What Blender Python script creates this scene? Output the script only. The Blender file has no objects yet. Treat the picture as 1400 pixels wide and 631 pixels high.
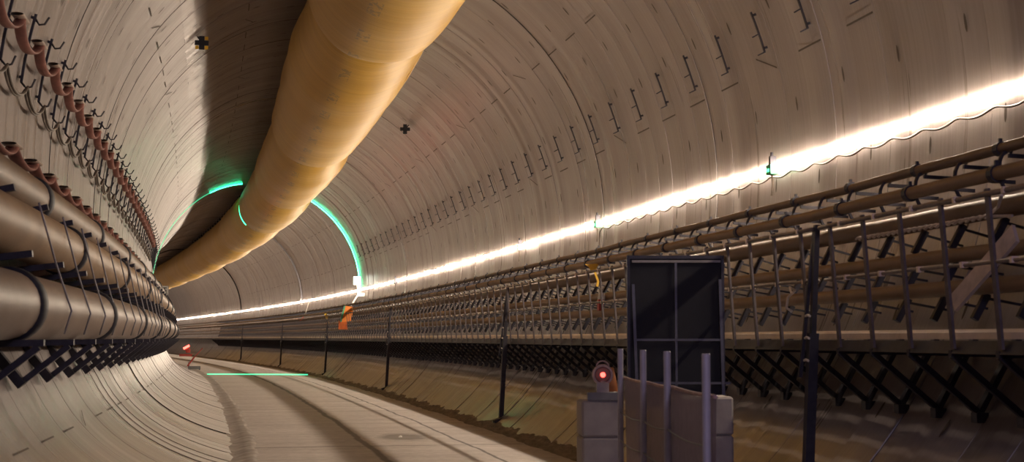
import bpy, math, random
import numpy as np
from mathutils import Vector, Matrix
rnd = random.Random(7)
PI = math.pi
R = 5.0                      # bore radius in metres; cross-section numbers below are in radii
RW = 0.14325                 # one lining ring (radii)
ZF = -0.775                  # road level
ZC = -0.4389                 # eye level
GR = -0.0027                 # gentle fall of the tunnel
U0 = -0.2392
scn = bpy.context.scene
col = scn.collection

# ------------------------------------------------------------------ tunnel alignment (curves left)
_S = np.linspace(-3, 90, 9301)
_K = np.interp(_S, [0, 6.886, 13.77, 27.5, 40, 60], [.0204, .0035, .0085, .001, .006, .015])
_ds = np.diff(_S)
_h = np.concatenate([[0], np.cumsum((_K[1:] + _K[:-1]) / 2 * _ds)]); _h -= np.interp(0, _S, _h)
_X = -np.concatenate([[0], np.cumsum((np.sin(_h[1:]) + np.sin(_h[:-1])) / 2 * _ds)])
_Y = np.concatenate([[0], np.cumsum((np.cos(_h[1:]) + np.cos(_h[:-1])) / 2 * _ds)])
_X -= np.interp(0, _S, _X); _Y -= np.interp(0, _S, _Y)
def head(s): return float(np.interp(s, _S, _h))
def P(s, u, z):
    h = head(s)
    return Vector(((float(np.interp(s, _S, _X)) + u * math.cos(h)) * R,
                   (float(np.interp(s, _S, _Y)) + u * math.sin(h)) * R,
                   (z - ZF + GR * s) * R))
def right_wall(p, d=0.0):    # p angle above horizontal, d distance inside the wall (m)
    k = 1 - d / R
    return math.cos(p) * k, math.sin(p) * k
def left_wall(p, d=0.0):
    k = 1 - d / R
    if p < -.6:
        u, z = toe(min(1, (-.6 - p) / .62)); return u * k, z * k
    return -.85 * math.cos(p) * k, math.sin(p) * k

# ------------------------------------------------------------------ mesh helpers
class MB:
    def __init__(self): self.v = []; self.f = []; self.m = []; self.uv = []
    def add(self, vs, fs, mi=0, uvs=None):
        b = len(self.v); self.v += [tuple(q) for q in vs]
        self.uv += uvs if uvs else [(0, 0)] * len(vs)
        for f in fs: self.f.append([b + i for i in f]); self.m.append(mi)
    def box(self, c, ax, ay, az, mi=0):          # centre and three half-axis vectors
        c, ax, ay, az = Vector(c), Vector(ax), Vector(ay), Vector(az)
        vs = [c + ax * i + ay * j + az * k for i in (-1, 1) for j in (-1, 1) for k in (-1, 1)]
        self.add(vs, [(0, 1, 3, 2), (4, 6, 7, 5), (0, 4, 5, 1), (2, 3, 7, 6), (0, 2, 6, 4), (1, 5, 7, 3)], mi)
    def bx(self, x0, x1, y0, y1, z0, z1, mi=0):
        self.box(((x0 + x1) / 2, (y0 + y1) / 2, (z0 + z1) / 2), ((x1 - x0) / 2, 0, 0), (0, (y1 - y0) / 2, 0), (0, 0, (z1 - z0) / 2), mi)
    def bar(self, a, b, w, t, up=(0, 1, 0), mi=0):   # rectangular bar a->b, width w along 'up', thickness t
        a, b = Vector(a), Vector(b); d = (b - a).normalized(); n = d.cross(Vector(up))
        n = n.normalized() if n.length > 1e-6 else Vector((1, 0, 0)); m = n.cross(d).normalized()
        self.box((a + b) / 2, (b - a) / 2, m * w / 2, n * t / 2, mi)
    def tube(self, pts, r, n=8, mi=0, cap=True, flat=1.0):
        pts = [Vector(p) for p in pts]; N = len(pts)
        rr = r if isinstance(r, (list, tuple)) else [r] * N
        vs = []; uvs = []; prev = None; L = 0
        for i, p in enumerate(pts):
            t = (pts[min(i + 1, N - 1)] - pts[max(i - 1, 0)]).normalized()
            if prev is None:
                a = Vector((0, 0, 1)) if abs(t.z) < .9 else Vector((1, 0, 0))
                nx = t.cross(a).normalized()
            else:
                nx = (prev - t * prev.dot(t)).normalized()
            prev = nx; ny = nx.cross(t)
            if i: L += (p - pts[i - 1]).length
            for k in range(n):
                a = 2 * PI * k / n
                vs.append(p + (nx * math.cos(a) + ny * math.sin(a) * flat) * rr[i]); uvs.append((L, k / n))
        fs = [(i * n + k, i * n + (k + 1) % n, (i + 1) * n + (k + 1) % n, (i + 1) * n + k) for i in range(N - 1) for k in range(n)]
        if cap: fs += [tuple(range(n))[::-1], tuple((N - 1) * n + k for k in range(n))]
        self.add(vs, fs, mi, uvs)
    def lathe(self, prof, c=(0, 0, 0), ax=(0, 0, 1), n=20, mi=0):   # prof [(r, h)]
        c = Vector(c); ax = Vector(ax).normalized(); e = ax.orthogonal().normalized(); g = ax.cross(e)
        vs = [c + ax * h + (e * math.cos(2 * PI * k / n) + g * math.sin(2 * PI * k / n)) * r for r, h in prof for k in range(n)]
        fs = [(i * n + k, i * n + (k + 1) % n, (i + 1) * n + (k + 1) % n, (i + 1) * n + k) for i in range(len(prof) - 1) for k in range(n)]
        fs += [tuple(range(n))[::-1], tuple((len(prof) - 1) * n + k for k in range(n))]
        self.add(vs, fs, mi)
    def grid(self, rows, mi=0, uvs=None, closed=False):
        n = len(rows[0]); vs = [p for r in rows for p in r]
        fs = [(i * n + k, i * n + k + 1, (i + 1) * n + k + 1, (i + 1) * n + k) for i in range(len(rows) - 1) for k in range(n - 1)]
        self.add(vs, fs, mi, [u for r in uvs for u in r] if uvs else None)
    def mesh(self, name, mats, smooth=False):
        me = bpy.data.meshes.new(name); me.from_pydata(self.v, [], self.f)
        for m in (mats if isinstance(mats, (list, tuple)) else [mats]): me.materials.append(m)
        me.polygons.foreach_set('material_index', self.m)
        if smooth: me.polygons.foreach_set('use_smooth', [True] * len(self.f))
        uvl = me.uv_layers.new(name='UVMap'); li = np.empty(len(me.loops), dtype=np.int32); me.loops.foreach_get('vertex_index', li)
        uvl.data.foreach_set('uv', np.array(self.uv, dtype=np.float32)[li].ravel()); me.update()
        return me
    def build(self, name, mats, parent=None, smooth=False, loc=None, rz=0, origin=None):
        if origin is not None:
            o_ = Vector(origin); self.v = [tuple(Vector(q) - o_) for q in self.v]; loc = o_ if loc is None else loc
        ob = bpy.data.objects.new(name, self.mesh(name, mats, smooth)); col.objects.link(ob)
        if parent: ob.parent = parent
        if loc is not None: ob.location = loc
        ob.rotation_euler.z = rz
        return ob
def tag(o, label=None, cat=None, group=None, kind=None):
    for k, v in (('label', label), ('category', cat), ('group', group), ('kind', kind)):
        if v: o[k] = v
    return o
def empty(name, loc, rz, label, cat, group=None):
    o = bpy.data.objects.new(name, None); col.objects.link(o); o.location = loc; o.rotation_euler.z = rz
    o.empty_display_size = .1
    return tag(o, label, cat, group)
def copy_tree(o, parent=None):
    c = o.copy(); col.objects.link(c)
    if parent: c.parent = parent
    for ch in list(o.children): copy_tree(ch, c)
    return c

# ------------------------------------------------------------------ materials
def newmat(name):
    m = bpy.data.materials.new(name); m.use_nodes = True; nt = m.node_tree
    b = nt.nodes['Principled BSDF']; return m, nt, b
def ramp(nt, fac, stops):
    r = nt.nodes.new('ShaderNodeValToRGB'); cr = r.color_ramp
    while len(cr.elements) < len(stops): cr.elements.new(.5)
    for e, (p, c) in zip(cr.elements, stops): e.position = p; e.color = (*c, 1) if len(c) == 3 else c
    nt.links.new(fac, r.inputs[0]); return r.outputs[0]
def noise(nt, vec, scale, detail=4, rough=.5, mapscale=None, loc=(0, 0, 0)):
    if mapscale:
        mp = nt.nodes.new('ShaderNodeMapping'); mp.inputs['Scale'].default_value = mapscale; mp.inputs['Location'].default_value = loc
        nt.links.new(vec, mp.inputs[0]); vec = mp.outputs[0]
    n = nt.nodes.new('ShaderNodeTexNoise'); n.inputs['Scale'].default_value = scale; n.inputs['Detail'].default_value = detail
    n.inputs['Roughness'].default_value = rough; nt.links.new(vec, n.inputs['Vector']); return n.outputs[0]
def mix(nt, fac, a, b, mode='MIX'):
    m = nt.nodes.new('ShaderNodeMix'); m.data_type = 'RGBA'; m.blend_type = mode
    for s, i in ((fac, 0), (a, 6), (b, 7)):
        if hasattr(s, 'node'): nt.links.new(s, m.inputs[i])
        else: m.inputs[i].default_value = s if i == 0 else (*s, 1)
    return m.outputs[2]
def mth(nt, op, a, b=0.0, c=None):
    m = nt.nodes.new('ShaderNodeMath'); m.operation = op
    for s, i in ((a, 0), (b, 1)) + (((c, 2),) if c is not None else ()):
        if hasattr(s, 'node'): nt.links.new(s, m.inputs[i])
        else: m.inputs[i].default_value = s
    return m.outputs[0]
def simple(name, c, rough=.6, metal=0, var=.25, scale=6, bump=0.0):
    m, nt, b = newmat(name); tc = nt.nodes.new('ShaderNodeTexCoord')
    n = noise(nt, tc.outputs['Object'], scale, 5, .6)
    lo = tuple(x * (1 - var) for x in c); hi = tuple(min(1, x * (1 + var)) for x in c)
    nt.links.new(ramp(nt, n, [(.3, lo), (.7, hi)]), b.inputs['Base Color'])
    b.inputs['Roughness'].default_value = rough; b.inputs['Metallic'].default_value = metal
    if bump:
        bp = nt.nodes.new('ShaderNodeBump'); bp.inputs['Strength'].default_value = bump; bp.inputs['Distance'].default_value = .01
        nt.links.new(n, bp.inputs['Height']); nt.links.new(bp.outputs[0], b.inputs['Normal'])
    return m
def emit(name, c, strength):
    m, nt, b = newmat(name)
    b.inputs['Base Color'].default_value = (.8, .8, .8, 1)
    b.inputs['Emission Color'].default_value = (*c, 1); b.inputs['Emission Strength'].default_value = strength
    return m
def lining_mat():
    m, nt, b = newmat('lining_concrete'); uv = nt.nodes.new('ShaderNodeUVMap').outputs[0]
    # U runs along the tunnel (m), V round the bore (m): streaks run round the bore
    st = noise(nt, uv, 1.0, 5, .6, (4.0, .12, 1)); st2 = noise(nt, uv, 1.0, 6, .65, (16, .5, 1))
    bl = noise(nt, uv, .55, 5, .6); ring = noise(nt, uv, 1.0, 1, .5, (.9, .02, 1), (3, 0, 0))
    c = ramp(nt, st, [(.3, (0.186, 0.154, 0.149)), (.5, (0.241, 0.203, 0.197)), (.72, (0.307, 0.268, 0.261))])
    c = mix(nt, .5, c, ramp(nt, bl, [(.3, (0.180, 0.147, 0.130)), (.7, (0.301, 0.265, 0.261))]))
    c = mix(nt, .35, c, ramp(nt, st2, [(.35, (0.145, 0.121, 0.111)), (.6, (0.301, 0.270, 0.261))]))
    c = mix(nt, .4, c, ramp(nt, ring, [(.35, (0.169, 0.138, 0.127)), (.62, (0.312, 0.279, 0.273))]))
    nt.links.new(c, b.inputs['Base Color'])
    nt.links.new(ramp(nt, st, [(.3, (.24,) * 3), (.7, (.46,) * 3)]), b.inputs['Roughness'])
    b.inputs['Coat Weight'].default_value = .12; b.inputs['Coat Roughness'].default_value = .2
    bp = nt.nodes.new('ShaderNodeBump'); bp.inputs['Strength'].default_value = .35; bp.inputs['Distance'].default_value = .02
    hsum = mth(nt, 'ADD', mth(nt, 'MULTIPLY', st, .8), mth(nt, 'MULTIPLY', st2, .35))
    nt.links.new(hsum, bp.inputs['Height']); nt.links.new(bp.outputs[0], b.inputs['Normal'])
    return m
def road_mat():
    m, nt, b = newmat('road_concrete'); uvn = nt.nodes.new('ShaderNodeUVMap'); uv = uvn.outputs[0]
    sep = nt.nodes.new('ShaderNodeSeparateXYZ'); nt.links.new(uv, sep.inputs[0]); S, U = sep.outputs[0], sep.outputs[1]
    a = noise(nt, uv, 1.0, 6, .65, (1.6, .25, 1)); g = noise(nt, uv, 6, 6, .7)
    c = ramp(nt, a, [(.3, (0.346, 0.305, 0.281)), (.55, (0.525, 0.480, 0.449)), (.75, (0.666, 0.622, 0.589))])
    c = mix(nt, .35, c, ramp(nt, g, [(.35, (0.282, 0.253, 0.228)), (.65, (0.640, 0.597, 0.563))]))
    wob = mth(nt, 'MULTIPLY', mth(nt, 'SUBTRACT', noise(nt, uv, 1.0, 3, .6, (.35, .05, 1)), .5), .22)
    def line(u0, w, col_, fac, c):
        d = mth(nt, 'ABSOLUTE', mth(nt, 'SUBTRACT', mth(nt, 'ADD', U, wob), u0))
        k = nt.nodes.new('ShaderNodeMapRange'); k.interpolation_type = 'SMOOTHSTEP'
        nt.links.new(d, k.inputs[0]); k.inputs[1].default_value = w; k.inputs[2].default_value = w * .35; k.inputs[3].default_value = 0; k.inputs[4].default_value = fac
        return mix(nt, k.outputs[0], c, col_)
    c = line(.055 * R, .085, (.075, .058, .052), .85, c)
    c = line(.37 * R, .04, (.07, .056, .05), .9, c)
    # wet muddy blot and a cross joint
    wn = mth(nt, 'MULTIPLY', mth(nt, 'SUBTRACT', noise(nt, uv, 2.4, 5, .7), .5), 1.1)
    dx = mth(nt, 'DIVIDE', mth(nt, 'SUBTRACT', S, 5.02 * R), 1.1); dy = mth(nt, 'DIVIDE', mth(nt, 'SUBTRACT', U, .21 * R), .5)
    dd = mth(nt, 'ADD', mth(nt, 'SQRT', mth(nt, 'ADD', mth(nt, 'MULTIPLY', dx, dx), mth(nt, 'MULTIPLY', dy, dy))), wn)
    k = nt.nodes.new('ShaderNodeMapRange'); nt.links.new(dd, k.inputs[0]); k.inputs[1].default_value = 1.0; k.inputs[2].default_value = .55; k.inputs[3].default_value = 0; k.inputs[4].default_value = .7
    c = mix(nt, k.outputs[0], c, (.10, .08, .065))
    dj = mth(nt, 'ADD', mth(nt, 'ABSOLUTE', mth(nt, 'SUBTRACT', S, 4.62 * R)), mth(nt, 'MULTIPLY', wn, .3))
    k2 = nt.nodes.new('ShaderNodeMapRange'); nt.links.new(dj, k2.inputs[0]); k2.inputs[1].default_value = .13; k2.inputs[2].default_value = .04; k2.inputs[3].default_value = 0; k2.inputs[4].default_value = .6
    c = mix(nt, k2.outputs[0], c, (.12, .10, .085))
    nt.links.new(c, b.inputs['Base Color']); b.inputs['Roughness'].default_value = .62
    bp = nt.nodes.new('ShaderNodeBump'); bp.inputs['Strength'].default_value = .35; bp.inputs['Distance'].default_value = .02
    nt.links.new(a, bp.inputs['Height']); nt.links.new(bp.outputs[0], b.inputs['Normal'])
    return m
def duct_mat():
    m, nt, b = newmat('duct_fabric'); uv = nt.nodes.new('ShaderNodeUVMap').outputs[0]
    sep = nt.nodes.new('ShaderNodeSeparateXYZ'); nt.links.new(uv, sep.inputs[0]); L, A = sep.outputs[0], sep.outputs[1]
    n1 = noise(nt, uv, 1.0, 5, .6, (.35, 3, 1)); n2 = noise(nt, uv, 1.0, 4, .6, (5, .6, 1))
    c = ramp(nt, n1, [(.3, (.53, .29, .026)), (.7, (.65, .38, .042))])
    c = mix(nt, .25, c, ramp(nt, n2, [(.35, (.50, .28, .04)), (.65, (.80, .52, .10))]))
    # worn dark lettering smudges printed along the belly, and grime
    da = mth(nt, 'ABSOLUTE', mth(nt, 'SUBTRACT', A, .69))
    band = mth(nt, 'LESS_THAN', da, .013)
    wv = mth(nt, 'FRACT', mth(nt, 'DIVIDE', L, 2.05))
    on = mth(nt, 'LESS_THAN', wv, .42)
    sm = mth(nt, 'GREATER_THAN', noise(nt, uv, 1.0, 3, .6, (6, 60, 1)), .5)
    f = mth(nt, 'MULTIPLY', mth(nt, 'MULTIPLY', band, on), mth(nt, 'MULTIPLY', sm, .5))
    c = mix(nt, f, c, (.17, .13, .075))
    # dashed lace holes on the seam
    ds = mth(nt, 'LESS_THAN', mth(nt, 'ABSOLUTE', mth(nt, 'SUBTRACT', A, .935)), .0016)
    dw = mth(nt, 'LESS_THAN', mth(nt, 'FRACT', mth(nt, 'DIVIDE', L, .24)), .5)
    c = mix(nt, mth(nt, 'MULTIPLY', mth(nt, 'MULTIPLY', ds, dw), .7), c, (.16, .10, .03))
    nt.links.new(c, b.inputs['Base Color']); b.inputs['Roughness'].default_value = .45
    bp = nt.nodes.new('ShaderNodeBump'); bp.inputs['Strength'].default_value = .25; bp.inputs['Distance'].default_value = .04
    nt.links.new(n2, bp.inputs['Height']); nt.links.new(bp.outputs[0], b.inputs['Normal'])
    return m
def mud_mat():
    m, nt, b = newmat('gutter_mud'); uv = nt.nodes.new('ShaderNodeUVMap').outputs[0]
    a = noise(nt, uv, 1.0, 6, .7, (2.2, 9, 1)); nt.links.new(ramp(nt, a, [(.35, (.07, .052, .04)), (.65, (.22, .175, .14))]), b.inputs['Base Color'])
    b.inputs['Roughness'].default_value = .7
    bp = nt.nodes.new('ShaderNodeBump'); bp.inputs['Strength'].default_value = .8; bp.inputs['Distance'].default_value = .05
    nt.links.new(a, bp.inputs['Height']); nt.links.new(bp.outputs[0], b.inputs['Normal']); return m

LIN = lining_mat(); ROAD = road_mat(); DUCT = duct_mat(); MUD = mud_mat()
SHADE_JOINT = simple('pocket_shade_joint', (.075, .058, .045), .8)  # dark tone paints pocket recess shade; also colours the segment joints
PIPE = simple('pipe_tan', (.235, .148, .085), .5, 0, .18, 2)
PIPEB = simple('pipe_brown', (.15, .092, .056), .5, 0, .22, 2)
PIPEL = simple('pipe_pale', (.185, .132, .105), .48, 0, .15, 2)
STEEL = simple('dark_steel', (.035, .033, .045), .5, .3, .3, 8)
FENCE = simple('fence_steel', (.13, .11, .115), .55, .3, .3, 8)
RAIL = simple('rail_steel', (.20, .165, .15), .5, .4, .3, 8)
BEAM = simple('beam_galvanised', (.78, .66, .52), .4, .1, .15, 4)
STRAP = simple('rubber_strap', (.022, .022, .032), .6, 0, .2, 8)
PINK = simple('hose_red', (.30, .13, .105), .55, 0, .25, 8)
LIT_CREST = simple('hose_crest_lit', (.50, .40, .34), .5, 0, .2, 8)  # paler tone paints the lit top of the flat hoses
CABLE = simple('cable_grey', (.13, .105, .085), .5, 0, .3, 8)
WIRE = simple('wire_pale', (.62, .56, .50), .5, 0, .15, 8)
BLACK = simple('black_rubber', (.014, .013, .016), .5, 0, .2, 8)
NAVY = simple('board_black', (.006, .007, .014), .7, 0, .2, 8)
BLOCK = simple('block_concrete', (.36, .33, .32), .85, 0, .12, 7, .3)
GALV = simple('galvanised_tube', (.52, .50, .54), .45, .1, .12, 7)
CLOTH = simple('mesh_cloth', (.44, .36, .42), .8, 0, .12, 14)
CLOTH.node_tree.nodes['Principled BSDF'].inputs['Alpha'].default_value = .62
YELLOW = simple('yellow_plastic', (.75, .45, .03), .5, 0, .1, 8)
ORANGE = simple('orange_plastic', (.85, .25, .03), .5, 0, .1, 8)
GREENP = simple('green_plastic', (.05, .35, .20), .5, 0, .1, 8)
REDP = simple('red_paint', (.42, .05, .04), .5, 0, .2, 8)
WHITEP = simple('white_plastic', (.75, .74, .70), .5, 0, .06, 8)
GREYP = simple('grey_paint', (.20, .20, .21), .6, 0, .1, 8)
STRIP = emit('light_rope_glow', (1.0, .81, .62), 285)
LASER = emit('laser_green', (.02, 1.0, .42), 22)
LASERD = emit('laser_green_dim', (.02, 1.0, .42), .7)
REDL = emit('red_lamp', (1.0, .06, .04), 6)
WHITEL = emit('white_lamp', (.85, 1.0, .88), 3)
GREENL = emit('green_lamp', (.05, .9, .35), 3)

# ------------------------------------------------------------------ lining: rings with joints, dashes and bolt pockets
PR = [(-1.0 + i * .045) for i in range(200)]
prof = []                                    # (u, z, arc) right base -> crown -> left base
for i in range(0, 61):
    p = -.985 + (PI / 2 + .985) * i / 60; prof.append((math.cos(p), math.sin(p)))
for i in range(1, 49):
    p = PI / 2 + (PI / 2 + .60) * i / 48; prof.append((.85 * math.cos(p), math.sin(p)))
BZ = [prof[-1], (prof[-1][0] + .082, prof[-1][1] - .140), (-.44, -.770), (-.27, -.800)]
def toe(t): k = 1 - t; return tuple(k ** 3 * BZ[0][i] + 3 * k * k * t * BZ[1][i] + 3 * k * t * t * BZ[2][i] + t ** 3 * BZ[3][i] for i in (0, 1))
for i in range(1, 17): prof.append(toe(i / 16))
arc = [0.0]
for a, b in zip(prof, prof[1:]): arc.append(arc[-1] + math.hypot(a[0] - b[0], a[1] - b[1]))
NR0, NR1 = -30, 300
def s_joint(k): return 2.8896 + RW * k
cut1, cut2 = 48, 76                          # right / ceiling / left split
rings = {n: MB() for n in ('wall_right', 'ceiling', 'wall_left')}
for k in range(NR0, NR1):
    s0, s1 = s_joint(k), s_joint(k + 1); off = rnd.uniform(-.011, .011); tilt = rnd.uniform(-.006, .006); ov = rnd.uniform(-.5, .5)
    if s0 > 30 and k % 2: continue
    if s0 > 30: s1 = s_joint(k + 2)
    g = .0013
    lip = rnd.choice((0, 0, .003, .006, .011)); lw = rnd.uniform(.010, .03)   # cast unevenness: a lip turned towards the portal
    sts = [(s0, -.010), (s0 + .0005, -.010), (s0 + g, 0), (s0 + .03, 0), (s0 + .03 + lw, lip), (s0 + .075 + lw, lip * .6), (s1 - g, 0), (s1 - .0005, -.010), (s1, -.010)]
    for nme, a, b in (('wall_right', 0, cut1), ('ceiling', cut1, cut2), ('wall_left', cut2, len(prof) - 1)):
        rows = []; uvs = []
        for (s, dd) in sts:
            if nme == 'wall_left': dd = dd * .5 if dd < 0 else 0
            t = (s - s0) / (s1 - s0) * 2 - 1
            row = []; ur = []
            for i in range(a, b + 1):
                th = math.atan2(prof[i][1], prof[i][0])
                e = 1 + (off * .5 + tilt * t + off * .5 * math.sin(2 * th + ov * 6) - dd) / R
                row.append(P(s, prof[i][0] * e, prof[i][1] * e)); ur.append((s * R + k * .37, arc[i] * R))
            rows.append(row); uvs.append(ur)
        rings[nme].grid(rows, 0, uvs)
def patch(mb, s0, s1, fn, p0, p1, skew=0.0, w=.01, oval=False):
    # dark patch along the curve: ovals paint pocket recess shade, strips are joints
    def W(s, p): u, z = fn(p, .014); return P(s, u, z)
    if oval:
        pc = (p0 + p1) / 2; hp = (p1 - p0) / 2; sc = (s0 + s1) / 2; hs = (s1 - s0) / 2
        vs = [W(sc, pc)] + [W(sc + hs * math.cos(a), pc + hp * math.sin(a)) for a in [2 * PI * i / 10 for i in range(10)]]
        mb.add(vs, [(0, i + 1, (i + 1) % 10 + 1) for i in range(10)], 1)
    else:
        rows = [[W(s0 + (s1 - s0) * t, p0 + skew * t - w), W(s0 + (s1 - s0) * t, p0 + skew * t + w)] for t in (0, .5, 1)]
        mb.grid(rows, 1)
def rname(fn, p): return ('ceiling' if p > .83 and fn is right_wall else 'ceiling' if fn is left_wall and p > 1.0 else 'wall_right' if fn is right_wall else 'wall_left')
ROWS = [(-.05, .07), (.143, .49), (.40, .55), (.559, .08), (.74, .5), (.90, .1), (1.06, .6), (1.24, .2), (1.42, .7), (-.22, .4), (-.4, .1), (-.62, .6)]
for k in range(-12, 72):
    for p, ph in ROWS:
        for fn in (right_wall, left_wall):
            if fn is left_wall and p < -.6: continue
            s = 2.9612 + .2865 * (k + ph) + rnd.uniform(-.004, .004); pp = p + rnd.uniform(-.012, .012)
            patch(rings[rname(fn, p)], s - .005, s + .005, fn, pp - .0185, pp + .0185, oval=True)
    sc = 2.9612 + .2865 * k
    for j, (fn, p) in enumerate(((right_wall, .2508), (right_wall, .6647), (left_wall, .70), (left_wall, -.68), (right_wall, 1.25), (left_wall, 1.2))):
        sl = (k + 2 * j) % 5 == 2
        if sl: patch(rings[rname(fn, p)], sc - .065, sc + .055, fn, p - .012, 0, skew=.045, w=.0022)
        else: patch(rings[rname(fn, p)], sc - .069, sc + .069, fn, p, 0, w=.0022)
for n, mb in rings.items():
    o = tag(mb.build(n, [LIN, SHADE_JOINT], smooth=True), kind='structure'); o.data.set_sharp_from_angle(angle=math.radians(14))

# ------------------------------------------------------------------ road slab and gutter
def smooth_noise(s, seed, f): return math.sin(s * f + seed) * .5 + math.sin(s * f * 2.3 + seed * 1.7) * .3 + math.sin(s * f * 5.1 + seed * 3.1) * .2
TZ = [toe(i / 60) for i in range(61)]
def toe_z(u): return float(np.interp(u, [q[0] for q in TZ], [q[1] for q in TZ]))
def LE(s): return -.345 + .035 * min(1, max(0, (10 - s) / 5))
mb = MB(); rows = []; uvs = []
ss = [-2 + .03 * i for i in range(0, 800)] + [22 + .2 * i for i in range(1, 110)]
for s in ss:
    e = .557 + .012 * smooth_noise(s, 1, 5) + .005 * smooth_noise(s, 2, 31)
    us = [LE(s) + .004 * smooth_noise(s, 3, 9), -.2, -.05, .1, .25, .4, .5, e - .006, e]
    row = [P(s, u, ZF) for u in us] + [P(s, e, ZF - .03)]; uv = [(s * R, u * R) for u in us] + [(s * R, e * R)]
    rows.append([row[0] - Vector((0, 0, .12))] + row); uvs.append([(s * R, -.34 * R)] + uv)
mb.grid(rows, 0, uvs); tag(mb.build('floor', ROAD), kind='structure')
mb = MB(); rows = []; uvs = []
for s in ss:
    us = [.50 + (.648 - .50) * i / 8 for i in range(9)]
    rows.append([P(s, u, ZF - .018 + .004 * smooth_noise(s, i * 1.3, 14) + max(0, (i - 5)) * .010) for i, u in enumerate(us)]); uvs.append([(s * R, u * R) for u in us])
mb.grid(rows, 0, uvs); tag(mb.build('trim_1', MUD, smooth=True), kind='structure')
# dirt heaped along the left foot of the wall
mb = MB(); rows = []; uvs = []
for s in ss:
    w = .020 + .009 * smooth_noise(s, 5, 3.1) + .01 * smooth_noise(s, 8, 17)
    L_ = LE(s); us = [(L_ - .07, toe_z(L_ - .07) - ZF - .002), (L_ - .045, toe_z(L_ - .045) - ZF + .002), (L_ - .02, .002 + .0015 * smooth_noise(s, 4, 21)), (L_, .006), (L_ + w * .6, .004), (L_ + w, -.002)]
    rows.append([P(s, u, ZF + z) for u, z in us]); uvs.append([(s * R, u * R) for u, z in us])
mb.grid(rows, 0, uvs); tag(mb.build('trim_2', simple('kerb_dirt', (.34, .30, .265), .9, 0, .35, 3, .6), smooth=True), kind='structure')

# ------------------------------------------------------------------ ventilation duct
duct = empty('ventilation_duct', P(8, .15, .735), 0, 'huge yellow fabric ventilation duct hanging under the tunnel crown', 'duct')
JO = [-.6, 2.2, 5.1, 8.25, 10.9, 13.5, 16.5, 19.5, 22.5, 25.5, 28.5, 32]
def duct_rc(s):
    i = max(j for j in range(len(JO)) if JO[j] <= s + 1e-9); a, b = JO[i], JO[min(i + 1, len(JO) - 1)] if i + 1 < len(JO) else JO[i] + 3
    t = (s - a) / (b - a) if b > a else 0
    prof_ = min(1, t / .30) ** .6 * min(1, (1 - t) / .045) ** .5 if 0 < t < 1 else 0
    r = .210 + .040 * prof_ + .004 * math.sin(PI * t)
    sag = .012 * math.sin(PI * t)
    return r, .15 - .034 * min(1, max(0, (12 - s) / 5)) + .006 * smooth_noise(s, 2, 1.4), .752 - sag
def duct_obj(a, b, name, par):
    m = MB(); n = 72; rows = []; uvs = []; N = int((b - a) / .035)
    for i in range(N + 1):
        s = a + (b - a) * i / N; r, u, z = duct_rc(s); row = []; ur = []
        for k in range(n + 1):
            th = 2 * PI * k / n
            pk = 1 + .012 * math.sin(7 * th + smooth_noise(s, 1, 2) * 3) * math.exp(-min(abs(s - a), abs(s - b)) / .12)
            top = 1 - .06 * max(0, math.sin(th)) ** 4
            rr = r * pk * top * (1 + .006 * math.sin(s * 9 + 3 * math.cos(th)))
            row.append(P(s, u + rr * math.cos(th), z + rr * math.sin(th))); ur.append((s * R, k / n))
        rows.append(row); uvs.append(ur)
    m.grid(rows, 0, uvs); o = m.build(name, DUCT, par, smooth=True, origin=par.location); o.location = (0, 0, 0); return o
for a, b in zip(JO, JO[1:]): duct_obj(a, b, 'fabric_section', duct)
m = MB(); pts = [P(s, duct_rc(s)[1] + (duct_rc(s)[0] + .002) * math.cos(-.41), duct_rc(s)[2] + (duct_rc(s)[0] + .002) * math.sin(-.41)) for s in np.arange(-.5, 31, .08)]
m.tube(pts, .016, 6); o = m.build('side_seam', DUCT, duct, smooth=True, origin=duct.location); o.location = (0, 0, 0)
m = MB(); m.tube([P(s, .0, .975 + .004 * smooth_noise(s, 1, 12)) for s in np.arange(1, 31, .06)], .014, 6)
o = m.build('suspension_cable', BLACK, duct, origin=duct.location); o.location = (0, 0, 0)
for s in np.arange(5, 22, .36):
    m = MB(); r, u, z = duct_rc(s)
    m.tube([P(s, .0, .99), P(s, .0, .95), P(s + .02, .015, z + r * .80)], .014, 5)
    m.box(P(s, .0, .958), (.05, 0, 0), (0, .05, 0), (0, 0, .04))
    o = m.build('hanger_clip', BLACK, duct, origin=duct.location); o.location = (0, 0, 0)

# ------------------------------------------------------------------ light rope along the right wall
def rope_z(s): return .0012 * smooth_noise(s, 1, 3) - .0040 * abs(math.sin(PI * (s - 2.0) / RW)) ** 1.3
def wall_at(z, d): return math.sqrt(max(0, 1 - z * z)) - d / R
rope = empty('light_rope', P(3, .985, 0), 0, 'glowing warm white light rope clipped along the right tunnel wall', 'light rope')
m = MB(); rows = []
for s in list(np.arange(2.32, 16, RW / 8)) + list(np.arange(16, 42, .1)):
    z0 = rope_z(s); rows.append([P(s, wall_at(z0 + .0042 * math.sin(t), .020 + .012 * math.cos(t)), z0 + .0042 * math.sin(t)) for t in np.linspace(-PI / 2, PI / 2, 6)])
m.grid(rows); o = m.build('glowing_tube', STRIP, rope, origin=rope.location); o.location = (0, 0, 0)
m = MB()
for k in range(0, 90):
    s = 2.0 + 2 * RW + RW * k; m.box(P(s, wall_at(0, .01), .001), (.04, 0, 0), (0, .012, 0), (0, 0, .02))
o = tag(m.build('clip', STEEL, rope, origin=rope.location), kind='stuff'); o.location = (0, 0, 0)
m = MB(); pts = []
for s in np.arange(2.15, 5.33, RW / 10):
    z = -.026 - .0095 * abs(math.sin(PI * (s - 2.0) / RW)) ** 1.2 - .002 * smooth_noise(s, 5, 4)
    pts.append(P(s, wall_at(z, .05), z))
for z in (-.04, -.07, -.11, -.15): pts.append(P(5.35, wall_at(z, .04), z))
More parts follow.
